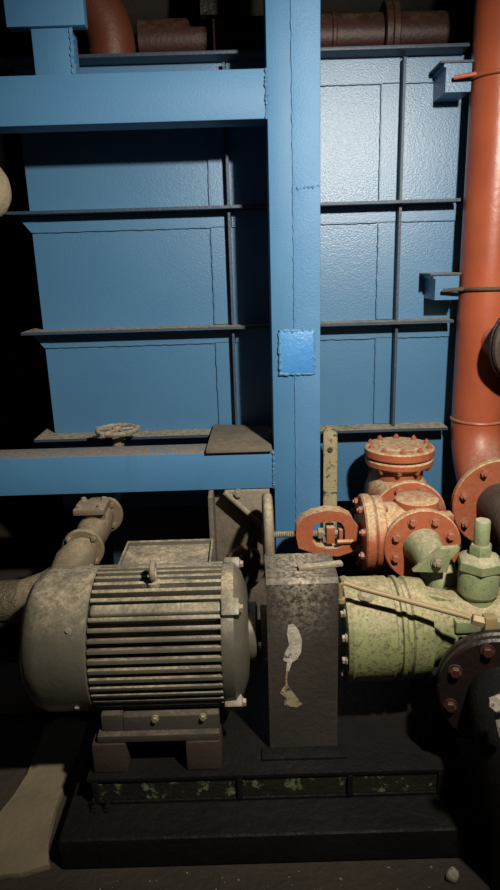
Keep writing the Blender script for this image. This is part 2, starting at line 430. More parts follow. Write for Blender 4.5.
part('head_plate', box(hb.x - ha.x, 0.05, 0.9, 0.006), M['frame'], frame, ((ha.x + hb.x) / 2, FY + 0.025, st + 0.45))

# loose plate bridging the lower beam and the tank rib
pl0, pl1 = P(206, 453, FY - 0.01), P(273, 452, FY - 0.01)
pz = max(lb1, ribz[2]) + 0.0025
plt = part('steel_plate', prism([(pl0.x, FY - 0.015, 0), (pxl - 0.008, FY - 0.015, 0), (pxl - 0.008, FY + 0.33, 0), (pl0.x + 0.012, FY + 0.385, 0)], (0, 0, 0.014), 0.002), M['wood'], None, (0, 0, pz))
setp(plt, 'grimy brown flat plate lying on the lower blue beam', 'plate')

# small valve with a flat handwheel behind the lower beam
hc = P(117, 430, 2.54)
hv = thing('hand_valve', 'small dusty valve with flat round handwheel behind the lower blue beam', 'valve', (hc.x, hc.y, hc.z - 0.2))
wb = bmesh.new()
hw = part('handwheel', tube(arc((0, 0, 0), (1, 0, 0), (0, 1, 0), 0.078, 0, 2 * PI, 32), 0.010, 10), M['duststeel'], hv, hc)
for k in range(5):
    a = k * 2 * PI / 5 + 0.4
    part('spoke', tube([(0, 0, 0.002), (0.076 * math.cos(a), 0.076 * math.sin(a), 0)], 0.006, 8), M['duststeel'], hw, hc)
    part('rim_lobe', lathe([(0, -0.012), (0.012, -0.006), (0.012, 0.006), (0, 0.012)], 10), M['duststeel'], hw, hc + Vector((0.083 * math.cos(a), 0.083 * math.sin(a), 0)))
part('hub', lathe([(0, -0.012), (0.018, -0.012), (0.018, 0.01), (0.01, 0.014), (0, 0.014)], 16), M['duststeel'], hw, hc)
part('stem', lathe([(0, -0.16), (0.012, -0.16), (0.012, -0.01), (0, -0.01)], 14), M['duststeel'], hv, hc)
part('gland_nut', lathe([(0, -0.06), (0.022, -0.06), (0.022, -0.035), (0.014, -0.03), (0, -0.03)], 6), M['duststeel'], hv, hc)
part('bonnet', lathe([(0, -0.16), (0.036, -0.15), (0.034, -0.11), (0.024, -0.08), (0.024, -0.06), (0, -0.06)], 24), M['grime'], hv, hc)
zz = hc.z - 0.19
part('valve_body', lathe([(0, -0.045), (0.034, -0.04), (0.05, 0.0), (0.04, 0.04), (0, 0.045)], 28), M['grime'], hv, (hc.x, hc.y, zz))
part('spur_pipe', lathe([(0, 0), (0.028, 0), (0.028, TY - hc.y - 0.002), (0, TY - hc.y - 0.002)], 20), M['grime'], hv, (hc.x, hc.y, zz), AX['y'])

# bracket under the lower beam, left of the valve handwheel
ba, bb = P(210, 492, 2.42), P(268, 578, 2.42)
bz0 = 0.0
brk = thing('support_bracket', 'grimy brown steel bracket with gusset hanging under the lower blue beam', 'bracket', ((ba.x + bb.x) / 2, 2.42, 0))
part('back_plate', box(bb.x - ba.x, 0.02, lb0 - 0.003, 0.003), M['grime'], brk, ((ba.x + bb.x) / 2, 2.43, lb0 / 2 - 0.0015))
part('side_plate', box(0.018, 0.14, lb0 - 0.003, 0.003), M['grime'], brk, (ba.x + 0.009, 2.35, lb0 / 2 - 0.0015))
g0 = [(ba.x + 0.06, 2.345, lb0 - 0.004), (bb.x + 0.012, 2.345, lb0 - 0.004), (bb.x + 0.012, 2.345, lb0 - 0.18)]
part('gusset', prism(g0, (0, 0.07, 0), 0.003), M['duststeel'], brk)
part('gusset_edge', tube([Vector(g0[0]) + Vector((0, 0, -0.003)), Vector(g0[2])], 0.010, 8), M['duststeel'], brk)
part('bolt', bolt_mesh(0.014, 0.014, M['duststeel']), None, brk, P(238, 493.5, 2.343), AX['-y'])
part('bearing_boss', lathe([(0, 0), (0.075, 0), (0.08, 0.01), (0.08, 0.05), (0.05, 0.06), (0, 0.06)], 32), M['grime'], brk, P(245, 562, 2.42), AX['-y'])

# peeling flat bar behind the post
f0, f1 = P(322, 428, 2.55), P(337, 512, 2.55)
fb = [(f0.x + 0.004, 0, 0.0), (f1.x, 0, 0.0), (f1.x, 0, f0.z - 0.03), (f1.x - 0.012, 0, f0.z - 0.005), (f0.x + 0.02, 0, f0.z), (f0.x + 0.006, 0, f0.z - 0.02)]
bar = thing('flat_bar', 'flat upright bar with peeling cream paint just right of the blue post', 'bar', (f1.x, 2.55, 0))
part('bar', prism(fb, (0, 0.02, 0), 0.003), M['peel'], bar, (0, 2.55, 0))
part('bolt', bolt_mesh(0.009, 0.006, M['rusty']), None, bar, P(330, 450, 2.549), AX['-y'])

# ---------------------------------------------------------------- red gate valve and check valve on one pipe line along Y
LX, LZ = P(423, 547, 2.0).x, P(423, 547, 2.0).z
gv = thing('gate_valve', 'red oxide gate valve lying sideways with dusty handwheel and open yoke', 'valve', (LX, 2.15, LZ - 0.14))
VY = 2.14
SZ = P(330, 533, VY).z
part('valve_body', lathe([(0, -0.10), (0.088, -0.10), (0.088, -0.04), (0.108, 0.0), (0.108, 0.04), (0.088, 0.07), (0.088, 0.13), (0, 0.13)], 40), M['red'], gv, (LX, VY, LZ), AX['y'])
part('body_branch', lathe([(0, 0), (0.104, 0), (0.106, 0.09), (0.098, 0.16), (0, 0.16)], 40), M['red'], gv, (LX, VY, LZ), AX['-x'])
part('body_pad', lathe([(0, 0.05), (0.080, 0.05), (0.076, 0.117), (0.070, 0.121), (0, 0.122)], 36), M['red'], gv, (LX + 0.012, VY + 0.01, LZ))
part('body_lug', box(0.06, 0.05, 0.09, 0.006), M['red'], gv, (LX + 0.115, VY + 0.02, LZ + 0.01))
part('small_pad', lathe([(0, 0), (0.03, 0), (0.028, 0.02), (0, 0.022)], 20), M['red'], gv, (LX - 0.13, VY - 0.02, LZ + 0.088))
# front and rear flanges
fr = part('front_flange', disc(0.130, 0.026), M['red'], gv, (LX, 2.03, LZ), AX['-y'])
bolts(fr, (LX, 2.004, LZ), (0, -1, 0), 0.098, 8, 0.0135, 0.017, M['redbolt'], PI / 8)
re = part('rear_flange', disc(0.138, 0.026), M['red'], gv, (LX + 0.012, 2.27, LZ + 0.008), AX['-y'])
bolts(re, (LX + 0.012, 2.244, LZ + 0.008), (0, -1, 0), 0.113, 8, 0.0135, 0.017, M['redbolt'], PI / 8)
# bonnet flange pair on the left
bxr = P(381, 530, VY).x
bf = part('body_flange', disc(0.130, 0.036, 0.006), M['red'], gv, (bxr, VY, SZ), AX['-x'])
bolts(bf, (bxr, VY, SZ), (1, 0, 0), 0.110, 8, 0.011, 0.012, M['redbolt'], PI / 8)
bf2 = part('bonnet_flange', disc(0.136, 0.036, 0.006), M['red'], gv, (bxr - 0.038, VY, SZ), AX['-x'])
bolts(bf2, (bxr - 0.074, VY, SZ), (-1, 0, 0), 0.110, 8, 0.012, 0.016, M['redbolt'], PI / 8, 0.006)
# yoke
def yoke_pt(px, py): return P(px, py, VY)
yo = [(295.5, 533), (296, 523), (302, 516), (312, 511), (326, 508), (340, 509), (350, 514), (355, 522), (360, 526), (360, 540), (355, 544), (350, 549), (338, 553), (324, 553), (310, 549), (298, 545)]
yi = [(312, 532), (312, 526), (313, 522), (318, 520), (327, 518.5), (335, 518.5), (340, 520), (343, 524), (344, 529), (344, 537), (343, 541), (340, 544), (334, 546), (325, 545.5), (316, 543), (312, 539)]
part('yoke', ring_prism([yoke_pt(*p) - Vector((0, 0.027, 0)) for p in yo], [yoke_pt(*p) - Vector((0, 0.027, 0)) for p in yi], (0, 0.054, 0)), M['red'], gv)
yoL, yoR = P(295, 533, VY).x, P(360, 533, VY).x
wheelx = P(268, 534, VY).x
part('stem', lathe([(0, 0), (0.011, 0)] + [(0.0125 if k % 2 else 0.0095, 0.004 + k * 0.0035) for k in range(60)] + [(0.011, 0.22), (0.011, yoR + 0.02 - wheelx), (0, yoR + 0.02 - wheelx)], 16), M['duststeel'], gv, (wheelx, VY, SZ), AX['x'])
part('stem_nut', box(0.030, 0.05, 0.062, 0.004), M['red'], gv, (P(330, 532, VY).x, VY, SZ))
part('gland_nut', lathe([(0, 0), (0.021, 0), (0.021, 0.018), (0.012, 0.02), (0, 0.02)], 6), M['duststeel'], gv, (P(323, 533, VY).x, VY, SZ), AX['-x'])
part('gland_plate', box(0.014, 0.05, 0.05, 0.003), M['red'], gv, (P(340, 535, VY).x, VY, SZ - 0.004))
part('gland_bolt', tube([(P(336, 540, VY).x, VY - 0.03, SZ - 0.022), (P(352, 540, VY).x, VY - 0.03, SZ - 0.022)], 0.008, 10), M['red'], gv)
wh = part('handwheel', tube(arc((0, 0, 0), (0, 1, 0), (0, 0, 1), 0.135, 0, 2 * PI, 48), 0.018, 12), M['duststeel'], gv, (wheelx, VY, SZ))
for k in range(5):
    a = k * 2 * PI / 5 + 0.3
    part('spoke', tube([(0, 0, 0), (0.0, 0.13 * math.cos(a), 0.13 * math.sin(a))], 0.010, 8), M['duststeel'], wh, (wheelx, VY, SZ))
part('hub', lathe([(0, -0.022), (0.028, -0.022), (0.028, 0.022), (0, 0.022)], 20), M['duststeel'], wh, (wheelx, VY, SZ), AX['x'])

CVX = LX + 0.028
part('body_foot', box(0.05, 0.06, 0.36, 0.006), M['darkred'], gv, (bxr - 0.01, VY - 0.02, SZ - 0.30))
cv = thing('check_valve', 'red oxide check valve with round bolted lid standing behind the gate valve', 'valve', (CVX, 2.50, 0))
cvf = part('front_flange', disc(0.132, 0.026), M['red'], cv, (CVX, 2.298, LZ), AX['-y'])
part('valve_body', lathe([(0, -0.22), (0.085, -0.22), (0.09, -0.10), (0.125, -0.04), (0.125, 0.07), (0.09, 0.12), (0, 0.12)], 40), M['red'], cv, (CVX, 2.50, LZ), AX['y'])
lidz = P(400, 445, 2.5).z
part('neck', lathe([(0, 0), (0.097, 0), (0.097, lidz - 0.09 - LZ), (0.12, lidz - 0.075 - LZ), (0, lidz - 0.075 - LZ)], 40), M['red'], cv, (CVX, 2.50, LZ))
part('neck_flange', disc(0.134, 0.030, 0.006), M['red'], cv, (CVX, 2.50, lidz - 0.076))
lid = part('lid', lathe([(0, 0), (0.132, 0), (0.138, 0.006), (0.138, 0.032), (0.132, 0.038), (0.085, 0.038), (0.08, 0.042), (0, 0.044)], 48), M['red'], cv, (CVX, 2.50, lidz - 0.040))
bolts(lid, (CVX, 2.50, lidz - 0.002), (0, 0, 1), 0.117, 10, 0.010, 0.012, M['redbolt'], 0.2, 0.005)
bolts(lid, (CVX, 2.50, lidz - 0.076), (0, 0, -1), 0.116, 10, 0.011, 0.014, M['redbolt'], 0.2, 0.006)
part('rear_pipe', lathe([(0, 0), (0.08, 0), (0.08, 0.158), (0, 0.158)], 32), M['red'], cv, (CVX, 2.58, LZ), AX['y'])
part('pedestal', lathe([(0, 0), (0.07, 0), (0.05, 0.02), (0.05, LZ - 0.08), (0, LZ - 0.08)], 24), M['grime'], cv, (CVX, 2.5, 0))

# ---------------------------------------------------------------- red riser at the right
PXr = P(483, 440, 2.5)
RX, RY, RR = 0.945, 2.61, 0.105
zel = P(470, 425, 2.505).z
BR = 0.27
rp = thing('riser_pipe', 'tall orange red riser pipe bending into a bolted flange at right', 'pipe', (RX, RY, zel - BR))
part('pipe', lathe([(RR - 0.001, zel), (RR, zel), (RR, 3.55)], 48), M['redpipe'], rp, (RX, RY, 0))
el = part('elbow', tube(arc((RX, RY - BR, zel), (0, 1, 0), (0, 0, -1), BR, 0, PI / 2, 16), RR, 40), M['redpipe'], rp)
for z in (zel,):
    part('weld_ring', tube(arc((RX, RY, z), (1, 0, 0), (0, 1, 0), RR, 0, 2 * PI, 40), 0.006, 8), M['redpipe'], rp)
fz = zel - BR
fl = part('flange', disc(0.178, 0.03), M['red'], rp, (RX, RY - BR + 0.01, fz), AX['-y'])
bolts(fl, (RX, RY - BR - 0.020, fz), (0, -1, 0), 0.148, 8, 0.015, 0.02, M['redbolt'], PI / 8 + 0.1, 0.012)
noz = [(RX, RY - BR - 0.01, fz), (RX, RY - BR - 0.16, fz)] + arc((RX, RY - BR - 0.16, fz - 0.18), (0, 0, 1), (0, -1, 0), 0.18, 0.1, PI / 2, 10) + [(RX, RY - BR - 0.34, 0.002)]
part('outlet_pipe', tube(noz, 0.088, 32), M['rusty'], rp)
for i, c in enumerate(brs):
    lab = ['red painted round bar clamp near the top of the red riser', 'rusty round bar clamp halfway up the red riser'][i]
    zc = c.z - 0.004 if i == 1 else c.z
    pts = [(c.x - 0.02, TY - 0.185, zc - 0.004)] + [(RX - 0.118, TY - 0.21, zc)] + arc((RX, RY, zc), (-1, 0, 0), (0, -1, 0), RR + 0.008, -0.1, PI + 0.3, 24)
    ub = part('pipe_clamp', tube(pts, 0.0075, 10), M['redpipe' if i == 0 else 'rusty'], None)
    setp(ub, lab, 'clamp', 'clamps on the red riser')
# blanked branch of the riser at the picture edge
bc = Vector((1.018, 2.42, P(505, 345, 2.40).z))
bax = Vector((0.36, -0.93, 0)).normalized()
br_ = part('branch_stub', tube([Vector((RX, RY, bc.z)), bc], 0.075, 28), M['redpipe'], rp)
part('blind_flange', disc(0.140, 0.03, 0.008), M['rusty'], br_, bc, zto(bax))
part('gasket', disc(0.143, 0.012, 0.003), M['oil'], br_, bc - bax * 0.0125, zto(bax))

# ---------------------------------------------------------------- plinth, base frame
PLZ, PLY = 0.10, 1.366
pL, pR = P(57, 838, PLY).x, P(492, 828, PLY).x
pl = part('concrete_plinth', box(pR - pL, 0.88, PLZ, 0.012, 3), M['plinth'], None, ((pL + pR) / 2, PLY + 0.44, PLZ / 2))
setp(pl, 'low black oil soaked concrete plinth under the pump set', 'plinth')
BZ, BY = 0.187, 1.48
bL, bR = P(86, 776, BY).x, 0.92
bR = min(bR, pR - 0.03) if pR > 0.6 else bR
bf_ = thing('pump_base', 'black oily steel base frame carrying motor and pump', 'base', ((bL + bR) / 2, BY + 0.25, PLZ))
bw = bR - bL
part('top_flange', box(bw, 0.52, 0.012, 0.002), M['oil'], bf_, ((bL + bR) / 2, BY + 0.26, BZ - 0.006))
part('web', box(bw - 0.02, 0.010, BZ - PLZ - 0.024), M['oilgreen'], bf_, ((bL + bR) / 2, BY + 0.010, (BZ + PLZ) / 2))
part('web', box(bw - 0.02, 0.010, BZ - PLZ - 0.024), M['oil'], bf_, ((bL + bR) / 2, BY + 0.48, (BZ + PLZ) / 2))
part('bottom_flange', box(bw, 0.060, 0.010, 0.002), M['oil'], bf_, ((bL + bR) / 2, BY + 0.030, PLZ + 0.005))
for px in (95, 240, 350, 440):
    x = P(px, 788, BY).x
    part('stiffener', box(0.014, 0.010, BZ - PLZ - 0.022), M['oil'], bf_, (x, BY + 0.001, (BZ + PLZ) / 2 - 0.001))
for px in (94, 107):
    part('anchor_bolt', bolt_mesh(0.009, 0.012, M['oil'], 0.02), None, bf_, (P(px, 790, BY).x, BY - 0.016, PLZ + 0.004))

# ---------------------------------------------------------------- motor
MY, MZ, MR = 1.706, 0.496, 0.206
def mx(px, py=632, Y=1.57): return P(px, py, Y).x
x_l, x_c, x_f, x_e = mx(18), mx(89), mx(223), mx(249, 632, 1.66)
mot = thing('electric_motor', 'dusty grey electric motor with cooling fins and rounded fan cowl', 'motor', ((x_c + x_f) / 2, MY, BZ))
cl = x_c - x_l
cowl = part('fan_cowl', lathe([(0, 0), (MR - 0.07, 0.0), (MR - 0.035, 0.006), (MR - 0.012, 0.026), (MR, 0.06), (MR, cl - 0.004), (MR - 0.004, cl), (MR - 0.02, cl)], 64), M['motor'], mot, (x_l, MY, MZ), AX['x'])
def on_cowl(ang, x, r=MR): return Vector((x, MY - r * math.cos(ang), MZ + r * math.sin(ang)))
for a, px in ((0.62, 72), (-0.6, 72), (2.2, 72)):
    v = on_cowl(a, mx(px))
    part('screw', bolt_mesh(0.007, 0.006, M['duststeel']), None, cowl, v, zto(v - Vector((v.x, MY, MZ))))
part('stator_core', lathe([(0, 0), (0.172, 0), (0.172, x_f - x_c + 0.01), (0, x_f - x_c + 0.01)], 48), M['motor_dark'], mot, (x_c - 0.01, MY, MZ), AX['x'])
fin_len = x_f - x_c - 0.006
finb = bmesh.new()
box(fin_len, 0.036, 0.0125, 0.003, 2, finb)
fin_me = to_mesh(finb, 'fin'); fin_me.materials.append(M['motor'])
band = 0.88
for k in range(46):
    a = -PI + (k + 0.5) * 2 * PI / 46
    if abs(a - band) < 0.11 or -2.0 < a < -1.14: continue
    v = on_cowl(a, (x_c + x_f) / 2, 0.188)
    # local -y points outwards
    part('cooling_fin', fin_me, None, mot, v, Matrix.Rotation(-a, 3, 'X'))
v = on_cowl(band, (x_c + x_f) / 2 + 0.002, 0.184)
part('wide_rib', box(fin_len, 0.042, 0.034, 0.010, 4), M['motor'], mot, v, Matrix.Rotation(-band, 3, 'X'))
# end shield
le = x_e - x_f
es = part('end_shield', lathe([(0.17, -0.004), (MR - 0.004, -0.004), (MR - 0.002, 0.0), (MR - 0.004, 0.030), (MR - 0.03, le - 0.02), (0.13, le - 0.004), (0.09, le), (0, le)], 56), M['motor'], mot, (x_f, MY, MZ), AX['x'])
for a in (0.86, -0.70, 2.2, -2.3):
    v = on_cowl(a, x_f + 0.022, MR - 0.006)
    lug = part('lug', box(0.050, 0.036, 0.050, 0.007), M['motor'], es, v, Matrix.Rotation(-a, 3, 'X'))
    part('bolt', bolt_mesh(0.011, 0.010, M['duststeel']), None, es, v + Vector((0.025, 0, 0)), AX['x'])
part('bearing_cover', lathe([(0, 0), (0.085, 0), (0.085, 0.022), (0.075, 0.028), (0, 0.028)], 36), M['motor'], mot, (x_e - 0.002, MY, MZ), AX['x'])
part('shaft', lathe([(0, 0), (0.032, 0), (0.032, 0.14), (0, 0.14)], 24), M['duststeel'], mot, (x_e, MY, MZ), AX['x'])
# terminal box on the top rear
tb0, tb1 = P(121, 552, 1.80).x, P(209, 548, 1.80).x
tbz = 0.684
tb = part('terminal_box', box(tb1 - tb0, 0.19, 0.10, 0.006), M['motor'], mot, ((tb0 + tb1) / 2, 1.84, tbz - 0.062))
part('box_lid', box(tb1 - tb0 + 0.004, 0.19, 0.012, 0.004), M['motor'], tb, ((tb0 + tb1) / 2, 1.84, tbz - 0.008))
tw, td = (tb1 - tb0) / 2 + 0.006, 0.098
rim = [(-tw, -td), (tw, -td), (tw, td), (-tw, td)]
rin = [(x * 0.955, y * 0.87) for x, y in rim]
part('lid_rim', ring_prism([(x, y, 0) for x, y in rim], [(x, y, 0) for x, y in rin], (0, 0, 0.014)), M['motor'], tb, ((tb0 + tb1) / 2, 1.84, tbz - 0.004))
# eye bolt
ex = P(155, 565, 1.70)
eb = part('eye_bolt', lathe([(0, 0), (0.020, 0), (0.020, 0.012), (0.012, 0.016), (0.012, 0.03), (0, 0.03)], 18), M['duststeel'], mot, (ex.x, 1.655, MZ + 0.186))
part('eye', tube(arc((ex.x, 1.655, MZ + 0.186 + 0.045), (0, 1, 0), (0, 0, 1), 0.022, 0, 2 * PI, 24), 0.0085, 10), M['duststeel'], eb)
part('pad', box(0.13, 0.03, 0.02, 0.006), M['motor'], mot, (ex.x + 0.03, 1.66, MZ + 0.185))
# feet
fz0, fz1 = 0.283, MZ - 0.165
fx0, fx1 = P(122, 720, 1.52).x, P(219, 720, 1.52).x
for sy in (-1, 1):
    ft = part('foot', box(fx1 - fx0, 0.09, fz1 - fz0 + 0.02, 0.005), M['foot'], mot, ((fx0 + fx1) / 2, MY + sy * 0.135, (fz0 + fz1) / 2 + 0.01))
    part('foot_plate', box(fx1 - fx0 + 0.07, 0.11, 0.022, 0.004), M['foot'], ft, ((fx0 + fx1) / 2 - 0.035, MY + sy * 0.145, fz0 + 0.011))
    part('foot_step', box(0.06, 0.08, 0.06, 0.005), M['foot'], ft, (fx0 - 0.03, MY + sy * 0.14, fz0 + 0.045))
    if sy < 0:
        for px, py in ((155, 719), (203, 717)):
            part('bolt', bolt_mesh(0.008, 0.010, M['duststeel']), None, ft, (P(px, py, 1.525).x, MY - 0.18, P(px, py, 1.525).z), AX['-y'])
        part('bolt', bolt_mesh(0.011, 0.012, M['duststeel']), None, ft, (fx0 - 0.04, MY - 0.14, fz0 + 0.076))
for (a, b_) in ((92, 126), (186, 221)):
    xa, xb = P(a, 755, 1.50).x, P(b_, 755, 1.50).x
    blk = part('packing_block', box(xb - xa, 0.42, fz0 - BZ - 0.002, 0.007), M['block'], None, ((xa + xb) / 2, MY + 0.005, (fz0 + BZ) / 2))
    setp(blk, 'brown painted packing block under the %s end of the motor' % ('fan cowl' if a < 100 else 'coupling'), 'block', 'packing blocks under the motor')

# ---------------------------------------------------------------- coupling guard
gy = 1.574
gl, gr = P(268, 660, gy).x, P(338, 660, gy).x
gz = P(303, 580, gy).z
gd = thing('coupling_guard', 'dark sheet metal coupling guard with whitish paint runs down its front', 'guard', ((gl + gr) / 2, gy + 0.13, BZ))
gt = 0.005
gprof = [(0, gy, BZ), (0, gy, gz - 0.012), (0, gy + 0.012, gz), (0, gy + 0.165, gz), (0, gy + 0.172, gz - 0.006), (0, gy + 0.172, gz - 0.045),
         (0, gy + 0.167, gz - 0.045), (0, gy + 0.165, gz - 0.006), (0, gy + 0.014, gz - 0.006), (0, gy + 0.006, gz - 0.014), (0, gy + 0.006, BZ)]
part('guard_sheet', prism([(gl, p[1], p[2]) for p in gprof], (gr - gl, 0, 0)), M['guard'], gd)
part('foot_flange', box(gr - gl + 0.05, 0.05, 0.008, 0.002), M['oil'], gd, ((gl + gr) / 2, gy - 0.02, BZ + 0.004))
def blob(pts, th=0.0016):
    return prism([P(x, y, gy) for x, y in pts], (0, -th, 0), 0.0)
part('paint_run', blob([(288, 625), (293, 624), (298, 629), (302, 640), (301, 652), (297, 659), (292, 662), (289, 671), (286, 671), (287, 662), (283, 660), (285, 652), (289, 645), (287, 634)]), M['pale'], gd)
part('paint_run', blob([(283, 687), (288, 686), (292, 691), (298, 699), (302, 704), (297, 707), (289, 706), (284, 705), (285, 697), (280, 693)]), M['peel'], gd)
part('paint_run', blob([(286, 671), (287.5, 671), (287, 680), (288, 687), (285.5, 687), (285.5, 679)]), M['peel'], gd)
# coupling inside the guard
cp = thing('shaft_coupling', 'dark round shaft coupling half hidden between motor and coupling guard', 'coupling', (x_e + 0.1, MY, MZ))
part('coupling_half', lathe([(0.033, 0), (0.075, 0), (0.075, 0.05), (0.11, 0.055), (0.11, 0.085), (0.033, 0.085)], 32), M['grime'], cp, (x_e + 0.035, MY, MZ), AX['x'])
part('coupling_half', lathe([(0.033, 0), (0.11, 0), (0.11, 0.03), (0.075, 0.035), (0.075, 0.09), (0.033, 0.09)], 32), M['grime'], cp, (x_e + 0.125, MY, MZ), AX['x'])
# debris on the guard top
s0, s1 = G(298, 570, gz), G(342, 565, gz)
dd = (s1 - s0)
stick = part('wood_offcut', box(dd.length, 0.022, 0.010, 0.002), M['duststeel'], None, (s0 + s1) / 2 + Vector((0, 0, 0.006)), zto((0, 0, 1)) @ Matrix.Rotation(math.atan2(dd.y, dd.x), 3, 'Z'))
setp(stick, 'thin dusty wooden offcut lying on top of the coupling guard', 'offcut')

# ---------------------------------------------------------------- green pump
g0x, g1x, g2x = mx(347), mx(402), mx(436)
pm = thing('screw_pump', 'green painted pump with peeling lantern housing and nozzle', 'pump', ((g0x + g2x) / 2, MY, BZ))
gR = 0.150
w = g2x - g0x
part('lantern_housing', lathe([(0, 0), (gR - 0.012, 0), (gR, 0.006), (gR + 0.004, 0.02), (gR, 0.03), (gR, g1x - g0x - 0.012), (gR - 0.007, g1x - g0x - 0.006), (gR - 0.007, g1x - g0x + 0.004), (gR, g1x - g0x + 0.008),
     (gR, g1x - g0x + 0.018), (gR - 0.008, g1x - g0x + 0.024), (gR - 0.008, g1x - g0x + 0.034), (gR - 0.002, g1x - g0x + 0.04), (gR - 0.01, w), (0, w)], 56), M['green'], pm, (g0x, MY, MZ), AX['x'])
for a in (0.85, 0.35, -0.15, -0.6):
    v = Vector((g0x, MY - 0.132 * math.cos(a), MZ + 0.132 * math.sin(a)))
    part('bolt', bolt_mesh(0.010, 0.012, M['duststeel']), None, pm, v, AX['-x'])
v = Vector((mx(370), MY - gR * math.cos(1.15), MZ + gR * math.sin(1.15)))
part('plug', lathe([(0, -0.004), (0.022, -0.004), (0.022, 0.004), (0.012, 0.012), (0, 0.012)], 16), M['duststeel'], pm, v, zto(v - Vector((v.x, MY, MZ))))
part('pump_casing', lathe([(0, 0), (0.125, 0), (0.115, 0.03), (0.102, 0.05), (0.100, 0.34), (0, 0.34)], 56), M['green'], pm, (g2x - 0.02, MY, MZ), AX['x'])
part('casing_web', prism([(g1x + 0.06, MY - 0.03, MZ + 0.13), (g1x + 0.06, MY + 0.03, MZ + 0.13), (g2x + 0.12, MY + 0.03, MZ + 0.085), (g2x + 0.12, MY - 0.03, MZ + 0.085)], (0, 0, -0.1), 0.004), M['green'], pm)
part('casing_foot', box(0.30, 0.26, MZ - 0.10 - BZ, 0.01), M['oil'], pm, (g2x + 0.16, MY + 0.02, (MZ - 0.10 + BZ) / 2))
# discharge nozzle that joins the gate valve
npath = [Vector((LX, 2.002, LZ)), Vector((LX + 0.002, 1.97, LZ)), Vector((LX + 0.006, 1.93, LZ - 0.004)), Vector((LX + 0.016, 1.885, LZ - 0.024)), Vector((LX + 0.03, 1.855, LZ - 0.06)), Vector((LX + 0.04, 1.84, LZ - 0.12)), Vector((LX + 0.05, 1.80, LZ - 0.18))]
nz = part('discharge_nozzle', tube(npath, [0.066, 0.058, 0.056, 0.056, 0.055, 0.055, 0.055], 32), M['palegreen'], pm)
lc = P(437, 562, 1.79)
part('nozzle_lug', prism([P(413, 572, 1.79), P(447, 573, 1.79), P(450, 559, 1.79), P(463, 547, 1.79), P(441, 549, 1.79)], (0, 0.022, 0), 0.002), M['palegreen'], pm)
part('bolt', bolt_mesh(0.015, 0.018, M['duststeel'], 0.006), None, pm, lc, AX['-y'])
part('valve_seat_pad', box(0.20, 0.20, 0.035, 0.006), M['palegreen'], pm, (P(482, 612, 1.68).x, 1.70, P(482, 607, 1.68).z - 0.018))
for dx, dy in ((-0.075, -0.07), (-0.075, 0.07), (0.075, -0.07)):
    part('stud', bolt_mesh(0.012, 0.010, M['palegreen'], 0.006), None, pm, (P(482, 612, 1.68).x + dx, 1.70 + dy, P(482, 607, 1.68).z))

# relief valve
rv0 = Vector((P(477, 600, 1.70).x, 1.70, P(482, 607, 1.68).z))
zt = P(478, 520, 1.70).z - rv0.z
k = zt / 0.226
rv = thing('relief_valve', 'pale green relief valve with hexagonal cap and round adjusting stud', 'valve', rv0)
part('neck', lathe([(0, 0.001), (0.050, 0.001), (0.047, 0.03 * k), (0, 0.03 * k)], 32), M['palegreen'], rv, rv0)
part('spring_housing', lathe([(0, 0.028 * k), (0.050, 0.028 * k), (0.057, 0.036 * k), (0.058, 0.092 * k), (0.052, 0.1 * k), (0, 0.1 * k)], 40), M['palegreen'], rv, rv0)
part('hexagonal_cap', lathe([(0, 0.096 * k), (0.060, 0.096 * k), (0.066, 0.102 * k), (0.064, 0.122 * k), (0.052, 0.132 * k), (0.03, 0.138 * k), (0, 0.138 * k)], 6), M['palegreen'], rv, rv0, Matrix.Rotation(0.3, 3, 'Z'))
part('lock_nut', lathe([(0, 0.134 * k), (0.033, 0.134 * k), (0.033, 0.158 * k), (0.028, 0.164 * k), (0, 0.164 * k)], 6), M['palegreen'], rv, rv0, Matrix.Rotation(0.1, 3, 'Z'))
part('adjusting_stud', lathe([(0, 0.16 * k), (0.022, 0.16 * k), (0.022, 0.222 * k), (0.019, 0.226 * k), (0, 0.226 * k)], 20), M['palegreen'], rv, rv0)

# thin oil tube across the pump
t0, t1 = P(341, 583, 1.60), P(464, 616, 1.535)
ot = thing('oil_tube', 'thin dusty brass tube running slantwise across the green pump', 'tube', t0)
part('tube', tube([P(340, 604, 1.605), P(340, 592, 1.602), P(340.5, 585, 1.60), t0 + Vector((0.008, 0, 0.001))] + line(t0, t1, 6)[1:] + [P(470, 618, 1.532)], 0.0075, 12), M['brass'], ot)
part('compression_nut', lathe([(0, 0), (0.014, 0), (0.016, 0.004), (0.016, 0.030), (0.012, 0.034), (0, 0.034)], 6), M['brass'], ot, P(472, 619, 1.531), zto(t1 - t0))
part('elbow_fitting', box(0.034, 0.034, 0.075, 0.007), M['brass'], ot, P(489, 628, 1.525))
part('tube_clip', lathe([(0, -0.006), (0.012, -0.006), (0.012, 0.006), (0, 0.006)], 12), M['brass'], ot, P(341, 600, 1.604))

